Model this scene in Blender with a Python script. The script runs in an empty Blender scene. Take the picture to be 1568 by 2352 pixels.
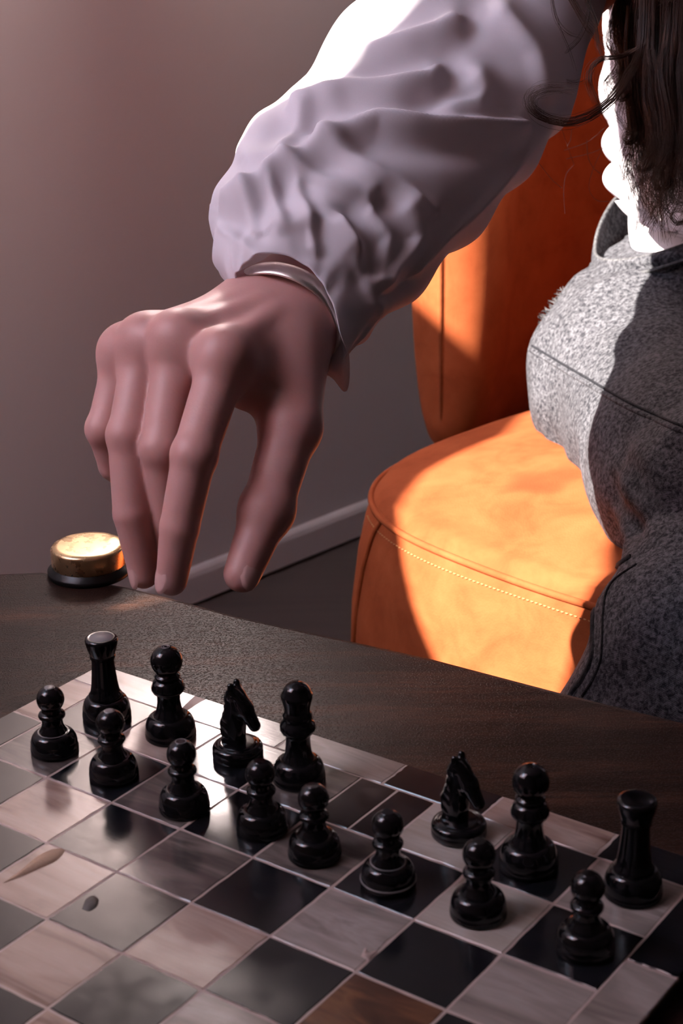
import bpy, bmesh, math, random
import numpy as np
from mathutils import Matrix, Vector
random.seed(4); rng = np.random.default_rng(4)
sc = bpy.context.scene
COL = sc.collection

# ------------------------------------------------------------------ camera
F_PX = 3780.4
W = np.array([[0.999822, -0.018857, 0.0], [-0.006653, -0.351800, 0.936053], [-0.017708, -0.935886, -0.351857]])
CAM_H = 0.3764
cd = bpy.data.cameras.new('camera'); cam = bpy.data.objects.new('camera', cd); COL.objects.link(cam)
cd.sensor_fit = 'VERTICAL'; cd.sensor_height = 36.0; cd.lens = F_PX / 2352 * 36.0
cd.clip_start = 0.02; cd.clip_end = 50
m = Matrix.Identity(4)
for r in range(3):
    m[r][0] = W[r, 0]; m[r][1] = -W[r, 1]; m[r][2] = -W[r, 2]
m[2][3] = CAM_H
cam.matrix_world = m
cd.dof.use_dof = True; cd.dof.focus_distance = 0.92; cd.dof.aperture_fstop = 18.0
sc.camera = cam

# ------------------------------------------------------------------ world, sun, exposure
SUN_DIR = np.array([-0.650, -0.450, 0.620]); SUN_DIR /= np.linalg.norm(SUN_DIR)
wd = bpy.data.worlds.new('sky'); sc.world = wd; wd.use_nodes = True
bg = wd.node_tree.nodes['Background']; bg.inputs[0].default_value = (0.62, 0.76, 1.0, 1); bg.inputs[1].default_value = 12.0
sl = bpy.data.lights.new('sun', 'SUN'); sl.energy = 21.0; sl.angle = 0.0093; sl.color = (1.0, 0.93, 0.84)
so = bpy.data.objects.new('sun', sl); COL.objects.link(so); so.location = (-3, -2, 4)
so.rotation_euler = Vector(-SUN_DIR).to_track_quat('-Z', 'Y').to_euler()
LAMP = 78.0     # radiance of the wall lamp's frosted glass
vs = sc.view_settings
vs.view_transform = 'Standard'; vs.look = 'None'; vs.gamma = 1.0; vs.use_curve_mapping = False; vs.exposure = 0.62

# ------------------------------------------------------------------ helpers: pixels <-> space
def ray(u, v): return W @ np.array([(u - 784) / F_PX, (v - 1176) / F_PX, 1.0])
def at(u, v, d): return ray(u, v) * d + np.array([0, 0, CAM_H])
def onz(u, v, z): q = ray(u, v); return q * ((z - CAM_H) / q[2]) + np.array([0, 0, CAM_H])
def pix(p):
    c = (np.asarray(p) - np.array([0, 0, CAM_H])) @ W
    return np.stack([784 + F_PX * c[..., 0] / c[..., 2], 1176 + F_PX * c[..., 1] / c[..., 2], c[..., 2]], -1)

# ------------------------------------------------------------------ helpers: objects
def empty(name, loc, label=None, cat=None, group=None):
    o = bpy.data.objects.new(name, None); COL.objects.link(o); o.location = loc; o.empty_display_size = 0.02
    tag(o, label, cat, group); return o
def tag(o, label=None, cat=None, group=None, kind=None):
    for k, x in (('label', label), ('category', cat), ('group', group), ('kind', kind)):
        if x: o[k] = x
    return o
def world_loc(o):
    p = Vector((0, 0, 0))
    while o is not None: p += o.location; o = o.parent
    return np.array(p)
def mesh_obj(name, verts, faces, mat, parent=None, smooth=True):
    v = np.asarray(verts, float)
    if parent is not None: v = v - world_loc(parent)
    me = bpy.data.meshes.new(name)
    me.from_pydata(v.tolist(), [], faces if isinstance(faces, list) else faces.tolist())
    me.materials.append(mat)
    if smooth: me.polygons.foreach_set('use_smooth', [True] * len(me.polygons))
    me.update()
    o = bpy.data.objects.new(name, me); COL.objects.link(o); o.parent = parent
    return o
def join(*parts):
    V, Fc, n = [], [], 0
    for v, f in parts:
        v = np.asarray(v, float); V.append(v); Fc += [[i + n for i in q] for q in (f if isinstance(f, list) else f.tolist())]; n += len(v)
    return np.vstack(V), Fc
def box(lo, hi):
    x0, y0, z0 = lo; x1, y1, z1 = hi
    v = [(x0, y0, z0), (x1, y0, z0), (x1, y1, z0), (x0, y1, z0), (x0, y0, z1), (x1, y0, z1), (x1, y1, z1), (x0, y1, z1)]
    return np.array(v, float), [[0, 3, 2, 1], [4, 5, 6, 7], [0, 1, 5, 4], [1, 2, 6, 5], [2, 3, 7, 6], [3, 0, 4, 7]]
def grid_faces(nu, nv, cu=False, cv=False):
    fs = []
    for i in range(nu if cu else nu - 1):
        for j in range(nv if cv else nv - 1):
            a, b = (i + 1) % nu, (j + 1) % nv
            fs.append([i * nv + j, a * nv + j, a * nv + b, i * nv + b])
    return fs
def lathe(prof, seg=48, cx=0, cy=0):
    P = np.array(prof, float); t = np.linspace(0, 2 * np.pi, seg, endpoint=False)
    v = np.stack([cx + P[:, None, 0] * np.cos(t), cy + P[:, None, 0] * np.sin(t), np.repeat(P[:, 1:2], seg, 1)], -1).reshape(-1, 3)
    fs = []
    for i in range(len(P) - 1):
        for j in range(seg):
            k = (j + 1) % seg; fs.append([i * seg + j, i * seg + k, (i + 1) * seg + k, (i + 1) * seg + j])
    n = len(v); v = np.vstack([v, [[cx, cy, P[0, 1]], [cx, cy, P[-1, 1]]]])
    for j in range(seg):
        k = (j + 1) % seg; fs.append([n, k, j]); fs.append([n + 1, (len(P) - 1) * seg + j, (len(P) - 1) * seg + k])
    return v, fs
def spline(P, n):
    P = np.array(P, float); m = len(P); t = np.linspace(0, m - 1, n); i = np.clip(t.astype(int), 0, m - 2); f = (t - i)[:, None]
    Q = np.vstack([2 * P[0] - P[1], P, 2 * P[-1] - P[-2]])
    p0, p1, p2, p3 = Q[i], Q[i + 1], Q[i + 2], Q[i + 3]
    return 0.5 * (2 * p1 + (p2 - p0) * f + (2 * p0 - 5 * p1 + 4 * p2 - p3) * f ** 2 + (3 * p1 - p0 - 3 * p2 + p3) * f ** 3)
def tube(P, r, seg=6, closed=False, flat=None, up=None):
    P = np.array(P, float); n = len(P); r = np.broadcast_to(np.asarray(r, float), (n,))
    T = (np.roll(P, -1, 0) - np.roll(P, 1, 0)) if closed else np.gradient(P, axis=0)
    T /= np.linalg.norm(T, axis=1)[:, None] + 1e-12
    u0 = np.array(up if up is not None else ([0, 0, 1] if abs(T[0, 2]) < .9 else [1, 0, 0]), float)
    A = np.zeros_like(P); a = u0 - T[0] * (u0 @ T[0]); a /= np.linalg.norm(a)
    for i in range(n):
        if up is not None: a = u0
        a = a - T[i] * (a @ T[i]); a /= np.linalg.norm(a) + 1e-12; A[i] = a
    B = np.cross(T, A); t = np.linspace(0, 2 * np.pi, seg, endpoint=False)
    k = 1.0 if flat is None else flat
    v = P[:, None] + r[:, None, None] * (A[:, None] * np.cos(t)[None, :, None] + k * B[:, None] * np.sin(t)[None, :, None])
    fs = grid_faces(n, seg, closed, True)
    if not closed: fs += [list(range(seg))[::-1], [(n - 1) * seg + j for j in range(seg)]]
    return v.reshape(-1, 3), fs

# signed-distance modelling, meshed with surface nets
def cone(p, a, b, ra, rb):
    a = np.asarray(a); d = np.asarray(b) - a; L = d @ d
    t = np.clip(((p - a) @ d) / max(L, 1e-12), 0, 1)
    return np.linalg.norm(p - a - t[..., None] * d, axis=-1) - (ra + (rb - ra) * t)
def ell(p, c, r, R=None):
    q = p - np.asarray(c)
    if R is not None: q = q @ R
    r = np.asarray(r); k0 = np.linalg.norm(q / r, axis=-1); k1 = np.linalg.norm(q / (r * r), axis=-1)
    return k0 * (k0 - 1) / np.maximum(k1, 1e-9)
def smin(a, b, k):
    h = np.maximum(k - np.abs(a - b), 0) / k; return np.minimum(a, b) - h * h * k * 0.25
def sdf_mesh(fn, lo, hi, h):
    lo = np.array(lo); n = np.ceil((np.array(hi) - lo) / h).astype(int) + 1
    xs = [lo[i] + h * np.arange(n[i]) for i in range(3)]
    V = np.empty(n, np.float32)
    for i in range(n[0]):
        g = np.stack(np.meshgrid(xs[0][i:i + 1], xs[1], xs[2], indexing='ij'), -1)
        V[i] = fn(g)[0]
    V[0] = np.maximum(V[0], h); V[-1] = np.maximum(V[-1], h); V[:, 0] = np.maximum(V[:, 0], h); V[:, -1] = np.maximum(V[:, -1], h)
    V[:, :, 0] = np.maximum(V[:, :, 0], h); V[:, :, -1] = np.maximum(V[:, :, -1], h)
    s = V < 0; c = [n[0] - 1, n[1] - 1, n[2] - 1]
    cnt = np.zeros(c, int)
    for dx in (0, 1):
        for dy in (0, 1):
            for dz in (0, 1): cnt += s[dx:dx + c[0], dy:dy + c[1], dz:dz + c[2]]
    cells = np.argwhere((cnt > 0) & (cnt < 8)); idx = -np.ones(c, int); idx[tuple(cells.T)] = np.arange(len(cells))
    acc = np.zeros((len(cells), 3)); num = np.zeros(len(cells))
    crn = np.array([(x, y, z) for x in (0, 1) for y in (0, 1) for z in (0, 1)])
    for a in range(8):
        for b in range(a + 1, 8):
            if np.abs(crn[a] - crn[b]).sum() != 1: continue
            va = V[tuple((cells + crn[a]).T)]; vb = V[tuple((cells + crn[b]).T)]
            mk = (va < 0) != (vb < 0); t = va / np.where(mk, va - vb, 1)
            acc[mk] += (crn[a] + t[:, None] * (crn[b] - crn[a]))[mk]; num[mk] += 1
    P = lo + h * (cells + acc / num[:, None])
    Q = []
    for ax in range(3):
        o1, o2 = [(1, 2), (2, 0), (0, 1)][ax]
        s0 = np.take(s, range(n[ax] - 1), ax); s1 = np.take(s, range(1, n[ax]), ax)
        E = np.argwhere(s0 != s1); E = E[(E[:, o1] > 0) & (E[:, o2] > 0) & (E[:, o1] < n[o1] - 1) & (E[:, o2] < n[o2] - 1)]
        u1 = np.zeros(3, int); u1[o1] = 1; u2 = np.zeros(3, int); u2[o2] = 1
        q = np.stack([idx[tuple((E - u1 - u2).T)], idx[tuple((E - u2).T)], idx[tuple(E.T)], idx[tuple((E - u1).T)]], 1)
        fl = ~s[tuple(E.T)]; q[fl] = q[fl][:, ::-1]; Q.append(q)
    return P, np.vstack(Q)

# ------------------------------------------------------------------ helpers: materials
class Mat:
    def __init__(s, name, color=(.5, .5, .5), rough=.5, **kw):
        s.m = bpy.data.materials.new(name); s.m.use_nodes = True; s.t = s.m.node_tree
        s.b = s.t.nodes['Principled BSDF']; s.out = s.t.nodes['Material Output']
        s.b.inputs['Base Color'].default_value = (*color, 1); s.b.inputs['Roughness'].default_value = rough
        for k, x in kw.items(): s.b.inputs[k.replace('_', ' ')].default_value = x
    def n(s, typ, **kw):
        d = s.t.nodes.new(typ)
        for k, x in kw.items():
            if k in d.inputs: d.inputs[k].default_value = x
            else: setattr(d, k, x)
        return d
    def l(s, a, b): s.t.links.new(a, b); return s
    def coord(s, scale=(1, 1, 1), rot=(0, 0, 0), rnd=False, kind='Object'):
        tc = s.n('ShaderNodeTexCoord'); mp = s.n('ShaderNodeMapping'); s.l(tc.outputs[kind], mp.inputs['Vector'])
        mp.inputs['Scale'].default_value = scale; mp.inputs['Rotation'].default_value = rot
        if rnd:
            oi = s.n('ShaderNodeObjectInfo'); vm = s.n('ShaderNodeVectorMath', operation='SCALE'); vm.inputs[0].default_value = (37, 91, 53)
            s.l(oi.outputs['Random'], vm.inputs['Scale']); s.l(vm.outputs[0], mp.inputs['Location'])
        return mp.outputs[0]
    def noise(s, vec, scale, detail=4, rough=.55, dist=0):
        d = s.n('ShaderNodeTexNoise'); d.inputs['Scale'].default_value = scale; d.inputs['Detail'].default_value = detail
        d.inputs['Roughness'].default_value = rough; d.inputs['Distortion'].default_value = dist
        s.l(vec, d.inputs['Vector']); return d.outputs['Fac']
    def ramp(s, fac, stops):
        d = s.n('ShaderNodeValToRGB'); e = d.color_ramp.elements
        while len(e) < len(stops): e.new(.5)
        for x, (p, c) in zip(e, stops): x.position = p; x.color = (*c, 1) if len(c) == 3 else c
        s.l(fac, d.inputs[0]); return d.outputs[0]
    def mix(s, fac, a, b, mode='MIX'):
        d = s.n('ShaderNodeMix', data_type='RGBA', blend_type=mode)
        for sock, x in ((d.inputs[0], fac), (d.inputs[6], a), (d.inputs[7], b)):
            if hasattr(x, 'is_output'): s.l(x, sock)
            elif isinstance(x, (int, float)): sock.default_value = x
            else: sock.default_value = (*x, 1)
        return d.outputs[2]
    def bump(s, h, strength=.3, dist=.001, prev=None):
        d = s.n('ShaderNodeBump'); d.inputs['Strength'].default_value = strength; d.inputs['Distance'].default_value = dist
        s.l(h, d.inputs['Height'])
        if prev is not None: s.l(prev, d.inputs['Normal'])
        s.l(d.outputs[0], s.b.inputs['Normal']); return d.outputs[0]
    def col(s, x): return s.l(x, s.b.inputs['Base Color'])
    def rgh(s, x): return s.l(x, s.b.inputs['Roughness'])
def g3(x): return (x, x, x)

# wall paint
M_wall = Mat('wall_paint', (.50, .43, .40), .75); c = M_wall.coord()
M_wall.col(M_wall.mix(M_wall.noise(c, 3, 3), (.46, .425, .41), (.51, .47, .455))); M_wall.bump(M_wall.noise(c, 260, 2), .06, .001)
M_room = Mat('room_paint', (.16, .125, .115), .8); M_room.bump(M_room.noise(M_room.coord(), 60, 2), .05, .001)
M_base = Mat('skirting_paint', (.50, .45, .43), .45); M_base.bump(M_base.noise(M_base.coord(), 90, 2), .04, .001)
M_floor = Mat('floor_boards', (.06, .045, .04), .5); c = M_floor.coord((1, 14, 1))
M_floor.col(M_floor.mix(M_floor.noise(c, 4), (.045, .034, .03), (.10, .075, .065)))
# curtain linen: lets daylight through
M_curt = Mat('curtain_linen', (.66, .54, .52), .9)
tr = M_curt.n('ShaderNodeBsdfTranslucent'); tr.inputs[0].default_value = (.86, .70, .70, 1)
mx = M_curt.n('ShaderNodeMixShader'); mx.inputs[0].default_value = .88
M_curt.l(M_curt.b.outputs[0], mx.inputs[1]).l(tr.outputs[0], mx.inputs[2]).l(mx.outputs[0], M_curt.out.inputs[0])
M_rod = Mat('dark_steel', (.05, .045, .04), .35, Metallic=1.0)
# table walnut
M_wood = Mat('dark_walnut', (.03, .02, .016), .33, Specular_IOR_Level=.05)
RZ = -0.6247   # heading of the chessboard's long edge
c = M_wood.coord((6, 60, 20), (0, 0, -RZ)); c2 = M_wood.coord((3, 22, 8), (0, 0, -RZ)); c3 = M_wood.coord()
gr = M_wood.noise(c2, 2.2, 6, .6, .6); fi = M_wood.noise(c, 5, 5, .7)
w1 = M_wood.ramp(gr, [(.30, (.007, .0036, .0028)), (.52, (.023, .0112, .008)), (.72, (.068, .029, .018))])
M_wood.col(M_wood.mix(M_wood.ramp(fi, [(.45, g3(0)), (.7, g3(1))]), w1, (.012, .007, .006)))
sp = M_wood.ramp(M_wood.noise(c3, 900, 2, .5), [(.52, g3(0)), (.72, g3(1))])
M_wood.rgh(M_wood.ramp(M_wood.noise(c3, 14, 4), [(.3, g3(.30)), (.7, g3(.36))]))
b1 = M_wood.bump(fi, .35, .0006); M_wood.bump(sp, .35, .0005, b1)
M_wooddark = Mat('dark_walnut_leg', (.022, .014, .011), .4); M_wooddark.bump(M_wooddark.noise(M_wooddark.coord((30, 30, 3)), 4), .2, .0006)
# chessboard tiles
def horn(name, stops, ang, scale=(13, 58, 20), rough=(.12, .20)):
    M = Mat(name, (.3, .25, .2), .25); c = M.coord(scale, (0, 0, ang), True); c0 = M.coord((1, 1, 1), (0, 0, 0), True)
    f1 = M.noise(c, 1.0, 4, .5, 1.2)
    base = M.ramp(f1, stops)
    fine = M.noise(M.coord((60, 900, 60), (0, 0, ang), True), 1.0, 3)
    base = M.mix(.10, base, M.ramp(fine, [(.3, g3(.05)), (.7, g3(.6))]), 'OVERLAY')
    M.col(base); M.rgh(M.ramp(M.noise(c0, 90, 4), [(.3, g3(rough[0])), (.75, g3(rough[1]))]))
    b = M.bump(M.noise(c0, 40, 2), .05, .0010); M.bump(fine, .08, .0002, b)
    return M.m
H_tan = [(.28, (.15, .085, .065)), (.45, (.30, .205, .165)), (.6, (.36, .265, .22)), (.78, (.24, .17, .14))]
H_pale = [(.25, (.24, .20, .165)), (.45, (.36, .31, .265)), (.62, (.42, .37, .33)), (.8, (.30, .25, .22))]
H_grey = [(.25, (.12, .10, .085)), (.45, (.25, .21, .185)), (.6, (.33, .285, .26)), (.78, (.13, .09, .075))]
H_amber = [(.25, (.035, .016, .010)), (.45, (.085, .035, .020)), (.6, (.17, .075, .034)), (.78, (.06, .026, .018))]
H_dim = [(.25, (.030, .024, .022)), (.45, (.075, .062, .056)), (.6, (.15, .125, .11)), (.78, (.05, .04, .035))]
M_tan = [horn('horn_tan', H_tan, .2), horn('horn_tan_cross', H_tan, 1.5)]
M_pale = [horn('horn_pale', H_pale, .35), horn('horn_pale_cross', H_pale, 1.3)]
M_grey = [horn('horn_grey', H_grey, .1), horn('horn_grey_cross', H_grey, 1.45)]
M_amber = horn('horn_amber', H_amber, .5)
M_dim = horn('horn_smoky', H_dim, .25)
H_blk = [(.3, (.0045, .0045, .0055)), (.6, (.009, .009, .011)), (.8, (.014, .013, .014))]
M_blk = horn('horn_black', H_blk, .15, rough=(.13, .21))
M_grout = Mat('board_grout', (.38, .29, .255), .6); M_grout.bump(M_grout.noise(M_grout.coord(), 900, 3), .4, .0005)
M_bedge = Mat('board_base', (.012, .010, .009), .45); M_bedge.bump(M_bedge.noise(M_bedge.coord(), 300, 2), .2, .0005)
M_stain = Mat('tile_stain', (.085, .075, .065), .55); M_chip = Mat('chip_filler', (.34, .22, .15), .8); M_chip.bump(M_chip.noise(M_chip.coord(), 1400, 3), .6, .0006)
# chessmen
M_piece = Mat('black_lacquer', (.0035, .0035, .0045), .12, Specular_IOR_Level=.36, Coat_Weight=.15, Coat_Roughness=.04); c = M_piece.coord()
M_piece.rgh(M_piece.ramp(M_piece.noise(c, 160, 3), [(.35, g3(.09)), (.75, g3(.17))])); M_piece.bump(M_piece.noise(c, 420, 2), .05, .0004)
M_worn = Mat('worn_grey_edge', (.20, .185, .18), .42)
M_brass = Mat('brass', (.78, .52, .24), .26, Metallic=1.0); c = M_brass.coord()
M_brass.col(M_brass.mix(M_brass.ramp(M_brass.noise(c, 55, 5, .65), [(.42, g3(0)), (.75, g3(1))]), (.82, .60, .34), (.66, .46, .25)))
M_brass.rgh(M_brass.ramp(M_brass.noise(c, 120, 4), [(.3, g3(.2)), (.7, g3(.38))]))
M_rubber = Mat('black_collar', (.004, .004, .004), .35, Specular_IOR_Level=.25)
# upholstery
M_suede = Mat('orange_suede', (.60, .17, .04), .85); c = M_suede.coord()
mot = M_suede.noise(c, 22, 6, .65, .4); fine = M_suede.noise(c, 700, 2)
col = M_suede.ramp(mot, [(.25, (.205, .040, .011)), (.5, (.275, .062, .019)), (.75, (.33, .082, .027))])
vo = M_suede.ramp(M_suede.noise(c, 7.5, 2), [(.66, g3(0)), (.74, g3(1))])
M_suede.col(M_suede.mix(vo, col, (.185, .034, .010)))
M_suede.b.inputs['Specular IOR Level'].default_value = .12; M_suede.b.inputs['Sheen Weight'].default_value = .0; M_suede.b.inputs['Sheen Roughness'].default_value = .45; M_suede.b.inputs['Sheen Tint'].default_value = (1, .42, .25, 1)
M_suede.bump(M_suede.mix(.5, mot, fine), .25, .0015)
M_thread = Mat('pale_stitch_thread', (.40, .17, .06), .8)
# denim
def denim(name, lo, hi):
    M = Mat(name, (.3, .3, .32), .9); c = M.coord()
    mo = M.noise(c, 300, 5, .75, .3); big = M.noise(c, 16, 3)
    a = M.ramp(mo, [(.40, lo), (.62, hi)])
    wv = M.n('ShaderNodeTexWave', wave_type='BANDS', bands_direction='DIAGONAL'); wv.inputs['Scale'].default_value = 420; wv.inputs['Distortion'].default_value = 1.5
    wv.inputs['Detail'].default_value = 1; M.l(c, wv.inputs['Vector'])
    a = M.mix(.30, a, M.ramp(wv.outputs['Fac'], [(.2, g3(.25)), (.8, g3(.75))]), 'OVERLAY')
    a = M.mix(.45, a, M.ramp(big, [(.35, g3(.36)), (.65, g3(.6))]), 'OVERLAY')
    M.col(a); M.b.inputs['Specular IOR Level'].default_value = .15
    b = M.bump(wv.outputs['Fac'], .22, .0006); M.bump(mo, .35, .0012, b); return M.m
M_denim = denim('washed_grey_denim', (.014, .014, .018), (.112, .110, .121))
M_denimd = denim('dark_denim_seam', (.0085, .0085, .011), (.025, .025, .030))
M_denimw = denim('frayed_pale_denim', (.05, .049, .052), (.13, .127, .132))
# blouse cotton
M_cot = Mat('white_cotton', (.80, .76, .80), .8); c = M_cot.coord()
M_cot.bump(M_cot.noise(c, 1500, 2), .08, .0004)
tr = M_cot.n('ShaderNodeBsdfTranslucent'); tr.inputs[0].default_value = (.80, .72, .74, 1)
mx = M_cot.n('ShaderNodeMixShader'); mx.inputs[0].default_value = .30
M_cot.l(M_cot.b.outputs[0], mx.inputs[1]).l(tr.outputs[0], mx.inputs[2]).l(mx.outputs[0], M_cot.out.inputs[0])
# skin, hair, metal
M_skin = Mat('skin', (.50, .27, .22), .5, Subsurface_Weight=.22, Subsurface_Scale=.006); c = M_skin.coord()
M_skin.b.inputs['Subsurface Radius'].default_value = (1, .35, .2)
M_skin.col(M_skin.mix(M_skin.noise(c, 35, 4), (.45, .215, .195), (.57, .315, .285))); M_skin.bump(M_skin.noise(c, 700, 3), .14, .0006)
M_nail = Mat('fingernail', (.60, .36, .33), .25)
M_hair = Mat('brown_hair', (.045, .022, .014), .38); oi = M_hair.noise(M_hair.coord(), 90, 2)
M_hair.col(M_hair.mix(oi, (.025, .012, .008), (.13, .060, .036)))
M_strand = Mat('sunlit_hair', (.22, .085, .035), .4)  # brighter orange copy of the hair; the sun's glow is put into its colour
M_bangle = Mat('polished_bangle', (.88, .82, .77), .30, Metallic=1.0)

# ------------------------------------------------------------------ the room
# A runs from the visible wall into the room, B runs along that wall away from the window
DIR_A = np.array([.7217, -.6922]); DIR_B = np.array([.6922, .7217])
FLOOR = -0.50; CEIL = 1.95
A_WALL = -1.527; B_WIN = -0.42; A_FAR = 2.3; B_FAR = 3.1
def rm(A, B, z): p = A * DIR_A + B * DIR_B; return np.array([p[0], p[1], z])
def rbox(lo, hi):
    v, f = box(lo, hi); return np.array([rm(*q) for q in v]), f
def structure(name, geo, mat, smooth=False, parent=None):
    o = mesh_obj(name, geo[0], geo[1], mat, parent, smooth)
    if parent is None: o['kind'] = 'structure'
    return o
structure('floor', rbox((A_WALL - .1, B_WIN - .1, FLOOR - .05), (A_FAR + .1, B_FAR + .1, FLOOR)), M_floor.m)
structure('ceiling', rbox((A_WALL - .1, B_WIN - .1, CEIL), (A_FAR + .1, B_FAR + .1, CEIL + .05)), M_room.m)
structure('wall_back', rbox((A_WALL - .1, B_WIN - .1, FLOOR - .05), (A_WALL, B_FAR + .1, CEIL + .05)), M_wall.m)
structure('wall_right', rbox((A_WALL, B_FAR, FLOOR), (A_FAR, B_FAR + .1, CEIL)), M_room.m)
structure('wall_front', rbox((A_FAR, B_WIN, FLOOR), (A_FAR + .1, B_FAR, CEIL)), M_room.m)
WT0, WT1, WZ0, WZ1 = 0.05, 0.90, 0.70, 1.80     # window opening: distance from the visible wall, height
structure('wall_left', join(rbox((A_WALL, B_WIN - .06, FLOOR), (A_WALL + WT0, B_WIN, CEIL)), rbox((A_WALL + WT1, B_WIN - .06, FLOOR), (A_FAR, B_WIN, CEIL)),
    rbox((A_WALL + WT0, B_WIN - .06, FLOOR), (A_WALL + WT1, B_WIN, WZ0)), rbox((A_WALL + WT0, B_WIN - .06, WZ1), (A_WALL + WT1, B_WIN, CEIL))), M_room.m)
wn = structure('window_1', join(*[rbox((A_WALL + t0, B_WIN - .055, z0), (A_WALL + t1, B_WIN - .02, z1)) for t0, t1, z0, z1 in
    ((WT0, WT0 + .03, WZ0, WZ1), (WT1 - .03, WT1, WZ0, WZ1), (WT0, WT1, WZ0, WZ0 + .03), (WT0, WT1, WZ1 - .03, WZ1))]), M_base.m)
# skirting: board with a rounded top, standing over a dark gap
prof = [(0, .006), (.012, .006), (.012, .042), (.010, .048), (.006, .051), (0, .052)]
v = np.array([rm(A_WALL + q[0], b, FLOOR + q[1]) for b in (B_WIN + .0, B_FAR) for q in prof]); k = len(prof)
structure('baseboard_back', (v, [[i, i + 1, k + i + 1, k + i] for i in range(k - 1)] + [list(range(k))[::-1], list(range(k, 2 * k))]), M_base.m)

# curtains: two unseen linen panels; gap edges shaped to cut the sun patches
GAP_L = [(-.3, .655), (.70, .655), (.757, .63), (.80, .575), (.827, .546), (.861, .519), (.891, .500), (.935, .477), (.972, .447), (1.022, .413), (1.075, .395), (1.117, .384), (1.18, .315), (1.25, .205), (1.273, .157), (1.31, .115), (1.40, .085), (1.9, .08)]
GAP_R = [(-.3, .650), (.70, .650), (.757, .66), (.83, .670), (.88, .674), (.925, .672), (.955, .645), (.98, .632), (1.03, .627), (1.06, .627), (1.09, .630), (1.102, .646), (1.14, .640), (1.18, .622), (1.24, .606), (1.27, .57), (1.31, .50), (1.345, .465), (1.40, .458), (1.5, .455), (1.9, .45)]
def curtain(side, edge, label):
    zs = np.linspace(.64, 1.86, 150); z_, t_ = np.array(edge).T; ed = np.interp(zs, z_, t_)
    far = .015 if side < 0 else .98; rows = []
    for z, e in zip(zs, ed):
        s = np.linspace(0, 1, 60); t = far + (e - far) * s
        y = B_WIN + (.030 if side < 0 else .062) + .011 * np.sin(s * 13 * np.pi) * (1 - .75 * s ** 6)
        rows += [rm(A_WALL + tt, yy, z) for tt, yy in zip(t, y)]
    e = empty('curtain', rm(A_WALL + far, B_WIN + .045, .64), label, 'curtain')
    o = mesh_obj('drape', np.array(rows), grid_faces(150, 60), M_curt.m, e)
    sm = o.modifiers.new('thick', 'SOLIDIFY'); sm.thickness = .002
    for t in np.linspace(far, np.interp(1.86, z_, t_), 7):
        p = rm(A_WALL + t, B_WIN + .045, 1.877); a = np.linspace(0, 2 * np.pi, 16, endpoint=False)
        ring = p + .014 * (np.cos(a)[:, None] * np.array([*DIR_B, 0]) + np.sin(a)[:, None] * np.array([0, 0, 1]))
        mesh_obj('ring', *tube(ring, .002, 6, True), M_rod.m, e)
    return e
curtain(-1, GAP_L, 'unseen pinkish linen curtain shaped to cut the sunlight, corner side of the window')
curtain(1, GAP_R, 'unseen pinkish linen curtain shaped to cut the sunlight, room side of the window')
rod = empty('curtain_rod', rm(A_WALL + .01, B_WIN + .045, 1.882), 'dark steel curtain rod above the window', 'curtain rod')
mesh_obj('pole', *tube([rm(A_WALL + .01, B_WIN + .045, 1.882), rm(A_WALL + 1.02, B_WIN + .045, 1.882)], .008, 12), M_rod.m, rod)
for t in (.04, .96):
    mesh_obj('bracket', *tube([rm(A_WALL + t, B_WIN, 1.882), rm(A_WALL + t, B_WIN + .05, 1.882)], .006, 8), M_rod.m, rod)

# wall lamp above the picture: frosted tube on a brass arm
M_glow = Mat('frosted_lamp_glass', (.9, .85, .8), .4); M_glow.b.inputs['Emission Color'].default_value = (1.0, .83, .79, 1); M_glow.b.inputs['Emission Strength'].default_value = LAMP
lq = onz(480, 1650, 0.0); dr = np.array([lq[0], lq[1]]) / np.linalg.norm(lq[:2]); kq = (A_WALL + .10 - lq[:2] @ DIR_A) / (dr @ DIR_A); lp = lq[:2] + dr * kq
lamp = empty('wall_lamp', (lp[0], lp[1], .58), 'frosted tube wall lamp on a dark bracket fixed to the wall', 'wall lamp')
mesh_obj('glass_shade', *lathe([(.020, .60), (.033, .605), (.036, .62), (.036, .845), (.033, .858), (.02, .862)], 32, lp[0], lp[1]), M_glow.m, lamp)
mesh_obj('end_cap', *lathe([(.02, .58), (.037, .582), (.037, .604), (.02, .606)], 32, lp[0], lp[1]), M_rod.m, lamp)
mesh_obj('end_cap', *lathe([(.02, .855), (.037, .857), (.037, .88), (.02, .882)], 32, lp[0], lp[1]), M_rod.m, lamp)
wq = lp - DIR_A * .10
mesh_obj('bracket', *tube([(wq[0], wq[1], .59), (lp[0], lp[1], .59)], .008, 10), M_rod.m, lamp)

# ------------------------------------------------------------------ the table
SQ = 0.04
O2 = np.array([-.1229, .7517]); AI = np.array([.8113, -.5846]); AJ = np.array([-.5846, -.8113])
def bd(i, j, z=0.0): p = O2 + SQ * (i * AI + j * AJ); return np.array([p[0], p[1], z])
TZ = -0.008; TH = 0.034
edge_px = [(100, 1309), (300, 1344), (400, 1369), (550, 1410), (700, 1443), (850, 1475), (1000, 1508), (1290, 1584), (1568, 1652)]
pts = [onz(u, w, TZ)[:2] for u, w in edge_px]
out = [bd(-6.9, 9.5)[:2], bd(-6.95, 4.0)[:2], bd(-6.7, 1.2)[:2], bd(-5.9, -.8)[:2], bd(-4.9, -1.9)[:2]] + pts + [bd(10, -3.5)[:2], bd(12.2, -3.55)[:2], bd(12.75, -3.1)[:2], bd(12.8, -2)[:2], bd(12.8, 9.5)[:2], bd(12.5, 10.2)[:2], bd(-6.5, 10.2)[:2]]
ol = np.array(out); cen = bd(3, 3)[:2]
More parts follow.
